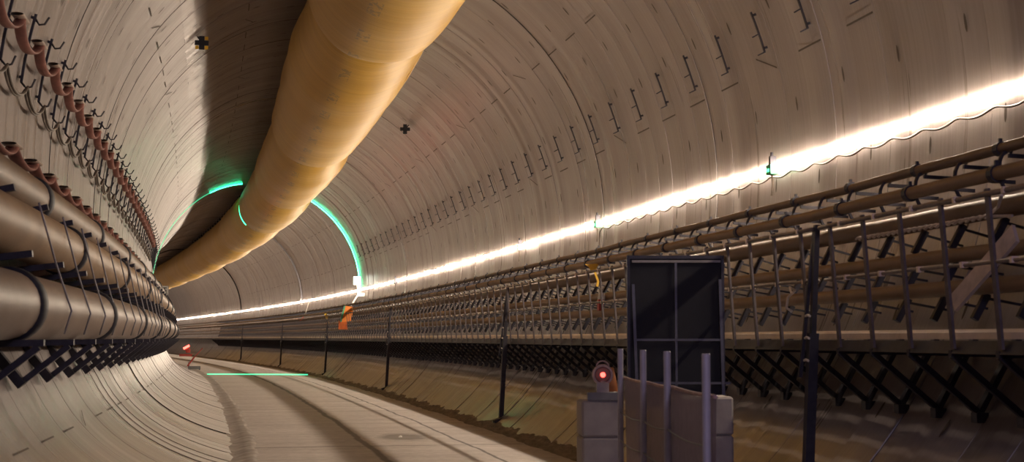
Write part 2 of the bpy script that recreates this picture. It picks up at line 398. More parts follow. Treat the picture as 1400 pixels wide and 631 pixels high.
m.tube(pts, .011, 6); tag(m.build('power_cable', CABLE, smooth=True), 'thin grey cable looping just below the nearest stretch of light rope', 'cable')
for i, (s, lab) in enumerate(((3.53, 'small pale green junction box on the light rope, nearest the camera'), (5.33, 'small green junction box where the grey cable turns down the wall'),
                              (6.757, 'small junction box on the light rope with a dark lead hanging below'), (11.09, 'dark little junction box under the light rope, near the orange sign'))):
    e = empty('junction_box', P(s, .975, -.012), head(s), lab, 'electrical box', 'junction boxes along the light rope')
    m = MB(); m.bx(-.05, .06, -.09, .09, -.07, .05); m.build('box_body', GREENP if i < 2 else WHITEP if i == 2 else STEEL, e)
    m = MB(); m.bx(-.03, .05, -.03, .03, .05, .16); m.lathe([(.02, 0), (.02, .05)], (0, 0, .16)); m.build('cable_gland', STEEL, e)
    m = MB(); m.bx(-.056, -.05, -.04, .04, -.04, .0); m.build('indicator', GREENL, e)
    m = MB(); m.tube([(0, 0, -.07), (.01, .01, -.2), (.0, .02, -.34)], .014, 6); m.build('lead', CABLE, e)

# ------------------------------------------------------------------ right side pipes on the brackets
def seg_name(s): return s
def long_pipe(name, u, z, r, mat, label, cat, s0=1.0, s1=40, clamp=None, clampmat=STEEL, wob=.0, off=0, cr=1.35):
    e = empty(name, P(3, u, z), 0, label, cat)
    m = MB(); m.tube([P(s, u + wob * smooth_noise(s, u * 9, 2.1), z + wob * smooth_noise(s, u * 5, 2.7)) for s in list(np.arange(s0, 16, .07)) + list(np.arange(16, s1, .25))], r, 14)
    o = m.build('pipe_run', mat, e, smooth=True, origin=e.location); o.location = (0, 0, 0)
    if clamp:
        n = 0; s = s0 + off
        while s < 20 and n < 95:
            m = MB(); c = P(s, u, z); h = head(s); d = Vector((-math.sin(h), math.cos(h), 0))
            m.lathe([(r * .9, -.035), (r * cr, -.035), (r * cr, .035), (r * .9, .035)], (0, 0, 0), d, 12)
            m.bx(-.012, .012, -.012, .012, r, r * 1.9)
            o = m.build('clamp', clampmat, e, loc=c - e.location); n += 1; s += clamp
    return e
long_pipe('handrail_pipe', .74, -.205, .052, PIPE, 'tan pipe running just above the walkway fence on the right', 'pipe', clamp=.2865, off=.10, cr=1.3, wob=.0015)
long_pipe('cable_pipe', .80, -.155, .042, PIPEB, 'dark brown pipe, topmost of the right pipes, below the light rope', 'pipe', clamp=.2865, off=.2, cr=1.3, wob=.002)
long_pipe('service_pipe', .86, -.232, .085, PIPEB, 'thick brown pipe behind the top of the walkway fence', 'pipe', wob=.0015)
long_pipe('service_pipe', .84, -.302, .060, PIPE, 'tan pipe behind the middle rail of the walkway fence', 'pipe', wob=.001)
long_pipe('service_pipe', .82, -.358, .066, PIPE, 'tan pipe behind the lower half of the walkway fence', 'pipe', wob=.001)
# walkway edge channel
m = MB()
for (a, b) in ((1.0, 40),):
    rows = []
    for s in list(np.arange(a, 16, .07)) + list(np.arange(16, b, .25)):
        rows.append([P(s, .712, -.4315), P(s, .718, -.4265), P(s, .745, -.4265), P(s, .745, -.441), P(s, .712, -.441), P(s, .712, -.4315)])
    m.grid(rows)
tag(m.build('walkway_edge_beam', BEAM), 'long pale steel edge beam along the foot of the right walkway fence', 'beam')
m = MB(); rows = []
for s in list(np.arange(1.0, 16, .07)) + list(np.arange(16, 40, .25)):
    rows.append([P(s, .708, -.443), P(s, .70, -.462), P(s, .708, -.462), P(s, .716, -.443)])
m.grid(rows); tag(m.build('toe_angle', STEEL), 'dark steel angle running under the pale walkway edge beam', 'beam')

# brackets: local x = outward (right), y = along, z = up; origin on the alignment at eye level
def rb(u, z): return Vector((u * R, 0, (z) * R))
def right_bracket(full):
    e = bpy.data.objects.new('walkway_bracket', None); col.objects.link(e)
    parts = []
    a = MB(); a.bar(rb(.70, -.462), rb(.885, -.462), .05, .05); parts.append(('arm', a))
    w = MB(); w.bar(rb(.885, -.44), rb(.816, -.558), .07, .045); parts.append(('wall_plate', w))
    s = MB(); s.bar(rb(.705, -.465), rb(.82, -.560), .05, .045); s.box(rb(.818, -.564), (.05, 0, 0), (0, .05, 0), (0, 0, .04)); parts.append(('strut', s))
    for (u0, z0, u1, z1) in ((.835, -.255, .94, -.275), (.82, -.318, .94, -.332), (.80, -.376, .91, -.39)):
        q = MB(); q.bar(rb(u0 + .03, z0), rb(u1, z1), .02, .02); q.bar(rb(u0 + .035, z0 + .006), rb(u0 + .012, z0 - .034), .05, .055); parts.append(('pipe_arm', q))
    q = MB(); q.tube([rb(.80 + .016 * math.cos(t), -.19 + .03 * math.sin(t)) for t in np.linspace(1.2, 4.6, 8)], .016, 5); q.bar(rb(.80, -.168), rb(.965, -.175), .03, .03); parts.append(('hook', q))
    if full:
        for n, mbx in parts: mbx.build(n, STEEL, e)
        return e
    al = MB()
    for n, mbx in parts: al.add(mbx.v, mbx.f)
    bpy.data.objects.remove(e); return al.build('walkway_bracket', STEEL)
POSTS = [2.533, 5.628, 9.287, 13.138, 17.075, 21.5]
SPAN = ['nearest the camera', 'between the first and second slanted posts', 'between the second and third slanted posts',
        'between the third and fourth slanted posts', 'between the fourth and fifth slanted posts', 'beyond the fifth slanted post', 'farthest down the tunnel']
def span(s): return sum(1 for p in POSTS if p < s)
S0F = 1.88 - 4 * RW
rbp = right_bracket(True); rbl = right_bracket(False); used = [False, False]
for k in range(0, 190):
    s = S0F + RW * k + .012
    far = s > 9.3
    if s > 26: break
    src = rbl if far else rbp
    if not used[far]: o = src; used[far] = True
    else: o = src.copy() if far else None
    if o is None: o = copy_tree(src)
    elif far and o is not src: col.objects.link(o)
    o.location = P(s, 0, 0); o.rotation_euler.z = head(s)
    tag(o, 'dark bracket under the right walkway, ' + SPAN[min(6, span(s))], 'bracket', 'walkway brackets ' + SPAN[min(6, span(s))])

# fence panels between the slanted posts
def bar_obj(s, par, me):
    o = bpy.data.objects.new('fence_bar', me); col.objects.link(o); o.parent = par
    o.location = P(s, .70, -.455) - Vector(par.location); o.rotation_euler.z = head(s); return o
mb = MB(); mb.bar((0, 0, 0), (-.08, 0, .22 * R), .055, .02); barme = mb.mesh('fence_bar', FENCE)
lims = [.9] + POSTS + [26, 40]
for i, (a, b) in enumerate(zip(lims, lims[1:])):
    e = empty('walkway_fence', P((a + b) / 2, .70, -.455), 0, 'walkway bar fence section ' + SPAN[min(6, i)] if i < 7 else 'x', 'fence', 'walkway fence sections')
    if i == 7: e['label'] = 'dim remote end of the right walkway bar fence'
    for nme, u, z, r in (('top_rail', .684, -.242, .020), ('middle_rail', .694, -.335, .016)):
        m = MB(); m.tube([P(s, u + .001 * smooth_noise(s, 3, 8), z + .0012 * smooth_noise(s, 1, 9)) for s in np.arange(a, b + .001, max(.05, (b - a) / 60))], r, 6)
        o = m.build(nme, RAIL, e, smooth=True, origin=e.location); o.location = (0, 0, 0)
    if i < 6:
        k = 0
        while True:
            s = S0F + RW * k; k += 1
            if s < a + .02: continue
            if s > b - .02: break
            bar_obj(s, e, barme)
    if i < 3:
        m = MB()
        k = 0
        for s in np.arange(a + .07, b, RW):
            for u, z in ((.684, -.242), (.694, -.335)):
                c = P(s, u, z); m.box(c, (.024, 0, 0), (0, .018, 0), (0, 0, .022))
        o = tag(m.build('rail_clip', BEAM, e, origin=e.location), kind='stuff'); o.location = (0, 0, 0)
    if i >= 6:
        m = MB()
        for s in np.arange(a, b, RW): m.bar(P(s, .70, -.455), P(s, .684, -.235), .05, .02)
        o = tag(m.build('fence_bars', FENCE, e, origin=e.location), kind='stuff'); o.location = (0, 0, 0)
NTH = ['nearest of the slanted dark support posts, right of the black board', 'second slanted dark post, left of the black board', 'third slanted dark post under the walkway fence',
       'fourth slanted dark post, near the orange sign', 'fifth slanted dark post, far down the walkway', 'sixth and farthest slanted dark post under the walkway']
for i, s in enumerate(POSTS):
    e = empty('support_post', P(s, .665, -.75), head(s), NTH[i], 'post', 'slanted posts carrying the walkway')
    m = MB(); top = Vector(((.692 - .665) * R, 0, (.75 - .235) * R)); m.bar((0, 0, 0), top * .62, .085, .085); m.bar(top * .6, top, .055, .045)
    m.bar((-.02, .06, 1.2), top + Vector((0, .06, -.05)), .03, .03); m.build('post_shaft', STEEL, e)
    m = MB(); m.box((0, 0, -.01), (.14, 0, .05), (0, .12, 0), (-.01, 0, .03)); m.build('foot_plate', STEEL, e)
    for z in (1.35, 1.55, 1.75):
        m = MB(); t = z / (.515 * R); m.tube([(-.055 + .135 * t, -.055, z), (-.06 + .135 * t, -.0, z + .01), (-.055 + .135 * t, .055, z)], .012, 5); m.build('wire_tie', WIRE, e)
# added unseen planks shading the lower right wall; narrow gaps pass rope light
PLK = [(.748, .8246, 'unseen shading plank at the pale edge beam, under the right pipes'), (.8294, .8372, 'unseen shading plank second from the pale edge beam'), (.8420, .8492, 'middle unseen shading plank under the right pipes'),
       (.8542, .8600, 'unseen shading plank second from the wall under the right pipes'), (.8645, .888, 'unseen shading plank against the lower right wall')]
for ua, ub, lab in PLK:
    m = MB(); rows = []
    for s in list(np.arange(-1.5, 16, .07)) + list(np.arange(16, 40, .25)):
        rows.append([P(s, ua, -.4455), P(s, ub, -.4455), P(s, ub, -.450), P(s, ua, -.450), P(s, ua, -.4455)])
    m.grid(rows); tag(m.build('shading_plank', GREYP), lab, 'plank', 'unseen shading planks below the right pipes')
# pale rope and plank behind the near fence
m = MB()
for ph in (0, PI):
    m.tube([P(s, .72 + .0022 * math.cos(s * 160 + ph), -.268 + .012 * (s - 2.2) ** 2 + .0022 * math.sin(s * 160 + ph)) for s in np.arange(1.95, 2.42, .006)], .011, 5)
m.tube([P(1.95, .72, -.267), P(1.90, .71, -.258), P(1.87, .70, -.245)], .012, 5); m.tube([P(1.95, .72, -.267), P(1.88, .72, -.272)], .012, 5)
tag(m.build('twisted_rope', WIRE), 'pale twisted rope strung behind the near fence top rail', 'rope')
m = MB(); m.bar(P(2.16, .77, -.385), P(2.02, .80, -.285), .16, .03, (0, 1, .6)); tag(m.build('plank', simple('plank_pale', (.62, .52, .44), .6)), 'short pale board leaning behind the near fence on the pipes', 'board')

# J-shaped cable hangers on both walls
def hanger(side, full=True):
    e = bpy.data.objects.new('cable_hanger', None); col.objects.link(e)
    fn = right_wall if side > 0 else left_wall; p0, p1 = (.288, .396) if side > 0 else (.135, .294)
    def L(p, d): u, z = fn(p, d); return rb(u, z)
    m = MB(); n = 6; pl = [L(p0 + (p1 - p0) * t / n, .05) for t in range(n + 1)]
    for a, b in zip(pl, pl[1:]): m.bar(a, b, .035 if side < 0 else .03, .03 if side < 0 else .02)
    for p in (p0 + .01, p1 - .01): m.bar(L(p, 0), L(p, .06), .03, .03)
    m.build('hanger_bar', STEEL, e)
    w = .22
    if side > 0:
        for p in (p0, (p0 + p1) / 2 - .005):
            m = MB(); m.bar(L(p, .04), L(p - .004, .15), .016, .016); m.build('hook_arm', STEEL, e)
        return e
    for p in (() if side > 0 else (p0, (p0 + p1) / 2 + .01, p1 - .008)):
        m = MB(); m.tube([L(p, .04), L(p - .008, .09), L(p - .013, w * .55), L(p - .008, w * .85), L(p + .012, w)], .012, 5); m.build('hook_arm', STEEL, e)
    return e
rh = hanger(1); lh = hanger(-1)
def near_far(s): return 'near the camera' if s < 5.4 else 'midway down the tunnel' if s < 9 else 'far down the tunnel'
for k in range(-4, 34):
    s = 3.502 + .2865 * k; o = rh if k == -4 else copy_tree(rh); o.location = P(s, 0, 0); o.rotation_euler.z = head(s)
    tag(o, 'empty J-shaped dark cable hanger high on the right wall, ' + near_far(s), 'cable hanger', 'empty hangers on the right wall ' + near_far(s))
LH = [3.40 + .2795 * k for k in range(-2, 34)]
for i, s in enumerate(LH):
    o = lh if i == 0 else copy_tree(lh); o.location = P(s, 0, 0); o.rotation_euler.z = head(s)
    tag(o, 'dark hook hanger on the left wall holding the red looped hose, ' + near_far(s), 'cable hanger', 'hook hangers on the left wall ' + near_far(s))

# festooned hoses on the left
def festoon(name, p, d, r, sag, stations, mat, crestmat, label, cat, lit_crest=True, wide=0):
    e = empty(name, P(stations[1], *left_wall(p, d)), 0, label, cat)
    m = MB(); pts = []
    for a, b in zip(stations, stations[1:]):
        for j in range(12):
            t = j / 12; s = a + (b - a) * t; pp = p - sag * (4 * t * (1 - t)) ** .8
            pts.append(P(s, *left_wall(pp, d)))
    if wide:
        def sheet(mb, s_list, th, w0, w1, up):
            rows = []
            for s_, pp in s_list:
                uo, zo = left_wall(p, d); uc, zc = left_wall(pp, d); row = []
                for a_ in range(17):
                    t = 2 * PI * a_ / 16; x = math.cos(t) * (w1 - w0) / 2 / R; y = math.sin(t) * th / R
                    row.append(P(s_, uc + x, zc + y + up / R + .10 * x * x * R))
                rows.append(row)
            mb.grid(rows)
        sl_ = []
        for a, b in zip(stations, stations[1:]):
            for j in range(16):
                t = j / 16; sl_.append((a + (b - a) * t, p - sag * (4 * t * (1 - t)) ** .75))
        sheet(m, sl_, .022, 0, wide, 0); o = m.build('hose', mat, e, smooth=True, origin=e.location); o.location = (0, 0, 0)
        for i_, s in enumerate(stations[:-1]):
            m = MB(); sheet(m, [(s + q, p - 14 * q * q * sag) for q in np.linspace(-.045, .045, 7)], .018, 0, wide * 1.12, .022)
            o = m.build('lit_crest', crestmat, e, smooth=True, origin=e.location); o.location = (0, 0, 0)  # light on the hose crest, painted as a pale strip over each hook
        return e
    m.tube(pts, r, 8); o = m.build('hose', mat, e, smooth=True, origin=e.location); o.location = (0, 0, 0)
    return e
festoon('looped_hose', .225,   .19, .058, .038, LH[:-8], PINK, LIT_CREST, 'flat red-brown hose hanging in loops from hook to hook on the left wall', 'hose', wide=.12)
festoon('looped_cable', .125, .14, .018, .036, LH[:-8], CABLE, CABLE, 'thin grey cable looping below the red-brown hose on the left wall', 'cable', lit_crest=False)
festoon('looped_cable', .118, .11, .016, .032, LH[:-8], CABLE, CABLE, 'thin grey cable looping closest to the left wall, beside its twin', 'cable', lit_crest=False)
festoon('looped_hose', -.062, .30, .055, .026, [2.2 + .2865 * k for k in range(0, 36)], PINK, LIT_CREST, 'flat red-brown hose with painted lit crests just above the left pipes', 'hose', wide=.14)

# left pipes, straps, brackets
def left_pipe(u, z, r, mat, label, straps, tilt=0):
    e = empty('large_pipe', P(3, u, z), 0, label, 'pipe', 'large pipes on the left wall')
    m = MB(); m.tube([P(s, u, z) for s in np.arange(1.0, 30, .1)], r * R, 28); o = m.build('pipe_run', mat, e, smooth=True, origin=e.location); o.location = (0, 0, 0)
    for s in straps:
        h = head(s); d = Vector((-math.sin(h), math.cos(h), 0)); m = MB(); rr = r * R
        m.lathe([(rr * .95, -.12), (rr * 1.09, -.12), (rr * 1.12, 0), (rr * 1.09, .12), (rr * .95, .12)], (0, 0, 0), d, 28)
        m.build('strap', STRAP, e, smooth=True, loc=P(s, u, z) - e.location)
    return e
left_pipe(-.68, -.389, .053, PIPEL, 'lowest and widest pale pipe on the left wall', [2.33 + 1.146 * k for k in range(-1, 14)])
left_pipe(-.70, -.262, .046, PIPE, 'tan pipe, middle one of the three on the left wall', [3.09 + 1.146 * k for k in range(-1, 13)])
left_pipe(-.735, -.178, .040, PIPEB, 'brown tan pipe, uppermost of the three on the left wall', [2.88 + 1.0 * k for k in range(-1, 14)])
def left_bracket():
    e = bpy.data.objects.new('pipe_bracket', None); col.objects.link(e)
    q = MB(); q.bar(rb(-.80, -.448), rb(-.62, -.446), .08, .05); q.build('arm', STEEL, e)
    q = MB(); q.bar(rb(-.765, -.445), rb(-.704, -.520), .12, .08); q.build('wall_plate', STEEL, e)
    q = MB(); q.bar(rb(-.628, -.452), rb(-.70, -.510), .07, .05); q.build('strut', STEEL, e)
    q = MB(); q.bar(rb(-.80, -.332), rb(-.640, -.312), .07, .05); q.build('pipe_arm', STEEL, e)
    q = MB(); q.bar(rb(-.82, -.245), rb(-.668, -.212), .07, .05); q.build('pipe_arm', STEEL, e)
    return e
lb = left_bracket()
for k in range(0, 62):
    s = 2.30 + .345 * k
    if s > 21: break
    o = lb if k == 0 else copy_tree(lb); o.location = P(s, 0, 0); o.rotation_euler.z = head(s)
    tag(o, 'dark steel bracket under the three left pipes, ' + near_far(s), 'bracket', 'left pipe brackets ' + near_far(s))
# short tie bars and slack lines over the left pipes
for k in range(0, 14):
    s = 2.55 + .2865 * k
    m = MB(); m.tube([P(s - .10, -.655, -.222), P(s - .05, -.647, -.27), P(s, -.640, -.315), P(s + .05, -.634, -.350), P(s + .07, -.622, -.392), P(s + .075, -.634, -.432)], .009, 5)
    tag(m.build('slack_line', simple('line_grey', (.26, .25, .28), .5) if k == 0 else bpy.data.materials['line_grey'], smooth=True), 'thin grey line draped over the lower two left pipes, ' + near_far(s), 'line', 'slack lines over the left pipes ' + near_far(s))
# ------------------------------------------------------------------ cable arcs round the lining
def arc_cable(s, r, mat, label, p0=.0, p1=PI - .1, d=.03):
    m = MB(); pts = []
    for p in np.linspace(p0, p1, 70):
        u, z = (math.cos(p), math.sin(p)) if p < PI / 2 else (.85 * math.cos(p), math.sin(p)); k = 1 - d / R
        pts.append(P(s + .01 * math.sin(p * 9), u * k, z * k))
    m.tube(pts, r, 6); tag(m.build('arched_cable', mat, smooth=True), label, 'cable')
arc_cable(24.3, .055, BLACK, 'black cable arching over the whole lining beyond the green line')
arc_cable(17.75, .05, simple('cable_blue_grey', (.30, .31, .36), .4), 'blue-grey cable arching up the right wall just beyond the green line', 0, 1.25)

# ------------------------------------------------------------------ green laser line
las = empty('laser_line', P(13.77, .9, .1), 0, 'bright green laser line traced round the lining, duct and road', 'laser line')
def sl(u): return 13.77 - .495 * u
def las_part(name, pts, r, mat):
    m = MB(); m.tube(pts, r, 6); o = m.build(name, mat, las, smooth=True, origin=las.location); o.location = (0, 0, 0)
k_ = 1 - .05 / R
las_part('line_on_right_lining', [P(sl(math.cos(p)), math.cos(p) * k_, math.sin(p) * k_) for p in np.linspace(.0, 1.45, 60)], .018, LASER)
las_part('line_on_left_crown', [P(sl(.85 * math.cos(p)), .85 * math.cos(p) * k_, math.sin(p) * k_) for p in np.linspace(1.62, 1.97, 30)], .018, LASER)
las_part('faint_line_on_left_lining', [P(sl(.85 * math.cos(p)), .85 * math.cos(p) * k_, math.sin(p) * k_) for p in np.linspace(1.97, 3.0, 40)], .02, LASERD)
las_part('line_on_road', [P(sl(u), u, ZF + .003) for u in np.linspace(-.33, .55, 20)], .03, emit('laser_green_floor', (.02, 1.0, .45), 1.6))
pts = []
sd = 13.62
for t in np.linspace(2.75, 3.9, 24):
    r, u, z = duct_rc(sd); pts.append(P(sd, u + (r + .006) * math.cos(t), z + (r + .006) * math.sin(t)))
las_part('line_on_duct', pts, .022, emit('laser_green_duct', (.02, 1.0, .42), 4))

# survey targets
for (s, p, lab) in ((6.10, 2.22, 'small black and yellow cross-shaped survey target left of the duct'), (8.2, .87, 'small black cross-shaped survey target on the right of the duct')):
    if p > PI / 2:
        best = left_wall(PI - p); u, z = best
    else: u, z = right_wall(p)
    n = Vector((-u, 0, -z)).normalized(); e = empty('survey_target', P(s, u, z), head(s), lab, 'survey target', 'cross-shaped survey targets')
    c = n * .16; m = MB(); m.bar((0, 0, 0), c, .03, .03); m.build('stem', BLACK, e)
    m = MB(); m.box(c, (.055, 0, 0), (0, .012, 0), (0, 0, .14)); m.box(c, (.14, 0, 0), (0, .012, 0), (0, 0, .05)); m.build('cross_plate', BLACK, e)
    if p > PI / 2:
        for dx, dz in ((.095, .095), (.095, -.095), (-.095, -.095)):
            m = MB(); m.box(c + Vector((dx, 0, dz)), (.035, 0, 0), (0, .01, 0), (0, 0, .035)); m.build('reflector', YELLOW, e)

# ------------------------------------------------------------------ barrier in the right foreground
def local(s, u): return P(s, u, ZF), head(s)
YAW = -.122
def blk(s, u, w, h, d, n, names):
    for i in range(n):
        c, h_ = local(s, u); m = MB(); hh = h; b = .02
        x, y = w / 2, d / 2
        m.add([(-x + b, -y, 0 + b), (x - b, -y, b), (x, -y + b, b), (x, y - b, b), (x - b, y, b), (-x + b, y, b), (-x, y - b, b), (-x, -y + b, b)] +
              [(-x + b, -y, hh - b), (x - b, -y, hh - b), (x, -y + b, hh - b), (x, y - b, hh - b), (x - b, y, hh - b), (-x + b, y, hh - b), (-x, y - b, hh - b), (-x, -y + b, hh - b)] +
              [(-x + b, -y + b, hh), (x - b, -y + b, hh), (x - b, y - b, hh), (-x + b, y - b, hh), (-x + b, -y + b, 0), (x - b, -y + b, 0), (x - b, y - b, 0), (-x + b, y - b, 0)],
              [tuple((i_, (i_ + 1) % 8, (i_ + 1) % 8 + 8, i_ + 8)) for i_ in range(8)] + [(16, 17, 18, 19), (23, 22, 21, 20),
              (8, 9, 17, 16), (10, 11, 18, 17), (12, 13, 19, 18), (14, 15, 16, 19), (9, 10, 17), (11, 12, 18), (13, 14, 19), (15, 8, 16),
              (1, 0, 20, 21), (3, 2, 21, 22), (5, 4, 22, 23), (7, 6, 23, 20), (2, 1, 21), (4, 3, 22), (6, 5, 23), (0, 7, 20)])
        o = m.build('concrete_block', BLOCK, loc=c + Vector((0, 0, i * (h + .004))), rz=YAW + .06 + rnd.uniform(-.01, .01))
        tag(o, names[i], 'concrete block', 'stacked concrete barrier blocks')
blk(2.86, .362, .40, .355, .5, 3, ['grey concrete block at the bottom of the left barrier stack', 'grey concrete block second from the bottom, left barrier stack', 'top grey concrete block under the round red lamp'])
blk(2.80, .545, .62, .368, .5, 3, ['grey concrete block at the bottom of the right barrier stack', 'grey concrete block second from the bottom, right barrier stack', 'top grey concrete block right of the pink mesh, before the board'])
# red lamp on the left stack
c = P(2.83, .362, ZF) + Vector((0, 0, 1.075)); e = empty('warning_lamp', c, YAW, 'round red warning lamp standing on the left concrete stack', 'lamp')
m = MB(); m.bx(-.15, .19, -.11, .11, 0, .075); m.build('base', GREYP, e)
m = MB(); m.bx(-.06, .06, -.06, .06, .075, .17); m.lathe([(.05, .0), (.04, .1)], (0, 0, .1)); m.build('battery_box', simple('lamp_grey', (.42, .36, .34), .5), e)
m = MB(); m.lathe([(.04, -.03), (.098, -.025), (.105, 0), (.098, .035), (.08, .04), (.075, .02)], (0, 0, .245), (0, -1, 0), 28)
m.tube([(.06 * math.cos(t), 0, .33 + .05 * math.sin(t)) for t in np.linspace(0, PI, 9)], .008, 6); m.build('lamp_housing', simple('lamp_rim', (.52, .38, .36), .5), e, smooth=False)
m = MB(); m.lathe([(.075, .0), (.07, .012), (.04, .03), (.01, .036)], (0, -.022, .245), (0, -1, 0), 24); m.build('lens', simple('lens_pinkish', (.55, .24, .22), .3), e, smooth=True)
m = MB(); m.lathe([(.026, .0), (.022, .008), (.006, .012)], (.0, -.055, .245), (0, -1, 0), 16); m.build('lit_bulb', REDL, e)
c = P(2.9, .398, ZF) + Vector((0, 0, 1.075)); e = empty('traffic_cone', c, 0, 'small dull orange cone behind the red warning lamp', 'cone')
m = MB(); m.bx(-.09, .09, -.09, .09, 0, .02); m.build('cone_base', ORANGE, e)
m = MB(); m.lathe([(.075, .02), (.02, .30), (.012, .31)], (0, 0, 0), n=20); m.build('cone_body', simple('cone_orange', (.42, .16, .06), .6), e, smooth=True)
# black board on its stand
c = P(2.96, .549, ZF); e = empty('display_board', c, YAW, 'tall black board in a steel frame standing behind the concrete blocks', 'board')
W2, T, B = .505, 2.535, 1.0
m = MB(); m.bx(-W2, W2, -.02, .02, B - .05, T); m.build('board_panel', NAVY, e)
m = MB(); m.bx(-W2, W2, -.05, -.02, T - .035, T); m.bx(-W2, -W2 + .03, -.05, -.02, B, T); m.bx(W2 - .03, W2, -.05, -.02, B, T); m.build('panel_edge', STEEL, e)
GREYF = simple('frame_grey', (.10, .10, .13), .5, .3)
m = MB(); m.bx(-W2 + .05, W2 - .04, -.075, -.05, T - .075, T - .05); m.build('top_bar', simple('frame_pale', (.22, .20, .19), .5, .3), e)
m = MB(); m.bx(-.012, .012, -.07, -.05, B, T - .06); m.build('centre_bar', GREYF, e)
m = MB(); m.bar((-W2 + .06, -.07, T - .3), (-W2 + .13, -.07, .02), .04, .03); m.build('stand_leg', GREYF, e)
m = MB(); m.bar((W2 - .05, -.07, T - .25), (W2 + .0, -.07, .02), .04, .03); m.build('stand_leg', GREYF, e)
for z in (1.66, 1.215):
    m = MB(); m.bx(-W2 + .08, W2 - .02 if z > 1.5 else W2 + .05, -.085, -.06, z - .012, z + .012); m.build('cross_bar', GREYF, e)
for x in (-.35, .4):
    m = MB(); m.bx(x - .03, x + .03, -.5, .5, 0, .05); m.build('foot', GREYF, e)
# tube gate with pink mesh
gp = [(2.35, .280), (2.10, .254), (1.90, .236), (1.60, .201)]
e = empty('tube_barrier', P(2.0, .25, ZF), 0, 'low barrier of four galvanised tubes carrying a pinkish mesh sheet', 'barrier')
tops = []
for (s, u), px in zip(gp, (847, 880, 911, 965)):
    c = P(s, u, ZF); zt = (-.4565 - ZF) * R
    m = MB(); m.lathe([(.024, 0), (.024, zt - .004), (.020, zt)], (0, 0, 0), n=16); m.build('upright_tube', GALV, e, smooth=False, loc=c - e.location)
    m = MB(); m.lathe([(.09, 0), (.09, .03), (.03, .05)], (0, 0, 0), n=16); m.build('foot', GREYP, e, loc=c - e.location)
    tops.append(c)
pl = [P(s, u, ZF) for s, u in gp]; m = MB(); rows = []
def path_at(t):
    t = min(max(t, 0), 2.9999); i = int(t); f = t - i; return pl[i].lerp(pl[i + 1], f)
dirn = (pl[-1] - pl[0]).normalized(); nrm = Vector((-dirn.y, dirn.x, 0)); nrm = nrm if nrm.x > 0 else -nrm
for j in range(0, 25):
    zf = j / 24; row = []
    for i in range(0, 61):
        t = -.02 + 3.10 * i / 60; b = path_at(t) if t < 3 else pl[3] + dirn * (t - 3) * 1.2
        if t < 0: b = pl[0] + dirn * t * .6
        top = 1.35 + .05 * (max(0, 1 - t / 3)) * 0 - .008 * math.sin(PI * (t % 1))
        zz = .25 + (top - .25) * zf; row.append(b + nrm * (.035 + .02 * math.sin(t * 5 + zf * 3) * (1 - zf)) + Vector((0, 0, zz)))
    rows.append(row)
m.grid(rows)
fr = [[q + nrm * .004 for q in rw] for rw in rows]; m.grid(fr); m.build('mesh_sheet', CLOTH, e, smooth=True, loc=-e.location)
m = MB(); m.tube([q + Vector((0, 0, .006)) for q in rows[-1]], .012, 6); m.build('sheet_hem', simple('hem_pink', (.55, .38, .36), .7), e, smooth=True, loc=-e.location)
for z in (1.08, .85, .6, .35):
    m = MB(); m.tube([path_at(t) - nrm * .005 + Vector((0, 0, z - .02 * math.sin(PI * (t % 1)))) for t in np.linspace(0, 2.999, 25)], .006, 5); m.build('tie_wire', GREYP, e, loc=-e.location)

# ------------------------------------------------------------------ small things further down
# orange sign box on the fence and white lamp near the laser
s = 11.85; e = empty('sign_box', P(s, .69, -.30), head(s), 'orange board with green edge hung on the far walkway fence', 'sign')
m = MB(); m.add([(-.20, 0, -.12), (.20, 0, -.05), (.30, 0, .50), (-.05, 0, .55), (-.20, .05, -.12), (.20, .05, -.05), (.30, .05, .50), (-.05, .05, .55)], [(0, 1, 2, 3), (7, 6, 5, 4), (0, 4, 5, 1), (1, 5, 6, 2), (2, 6, 7, 3), (3, 7, 4, 0)]); m.build('orange_panel', ORANGE, e, loc=(0, -.06, .05))
m = MB(); m.bar((-.22, -.07, -.05), (-.06, -.07, .60), .06, .03, (1, 0, 0)); m.build('green_edge', GREENP, e)
m = MB(); m.bx(-.3, .06, -.05, .0, -.35, .0); m.build('lower_panel', simple('deep_orange', (.60, .13, .02), .5), e)
s = 12.3; e = empty('site_lamp', P(13.0, .93, .0), head(13), 'small white lamp box on a pale stand at the foot of the green line', 'lamp')
m = MB(); m.bx(-.17, .14, -.06, .06, .16, .52); m.build('lamp_head', WHITEL, e)
m = MB(); m.bar((0, 0, .2), (.05, 0, -.35), .12, .08); m.bar((.02, 0, -.3), (-.35, -.1, -.85), .12, .06); m.bx(-.0, .35, -.03, .03, -.35, -.2); m.build('lamp_stand', WHITEP, e)
s = 15.6; e = empty('hanging_strip', P(s, .74, -.20), head(s), 'red and white strip hung over the far pipes left of the orange sign', 'strip')
m = MB(); m.bar((.30, 0, .75), (.08, 0, .0), .20, .03); m.build('white_strip', WHITEP, e)
m = MB(); m.bar((.08, 0, .02), (-.15, 0, -.28), .16, .03); m.build('red_tail', simple('tape_red', (.8, .10, .06), .5), e)
e = empty('yellow_bag_strap', P(4.40, .72, -.217), head(4.32), 'yellow strap dangling from the tan pipe left of the black board', 'strap')
e.scale = (.62,) * 3
m = MB(); m.add([(-.20, -.07, .03), (.16, -.07, .05), (.11, -.07, -.02), (.05, -.07, -.16), (-.03, -.07, -.17), (-.10, -.07, -.05)], [(0, 1, 2, 3, 4, 5)])
m.add([(-.20, -.04, .03), (.16, -.04, .05), (.11, -.04, -.02), (.05, -.04, -.16), (-.03, -.04, -.17), (-.10, -.04, -.05)], [(5, 4, 3, 2, 1, 0)]); m.build('pouch', YELLOW, e)
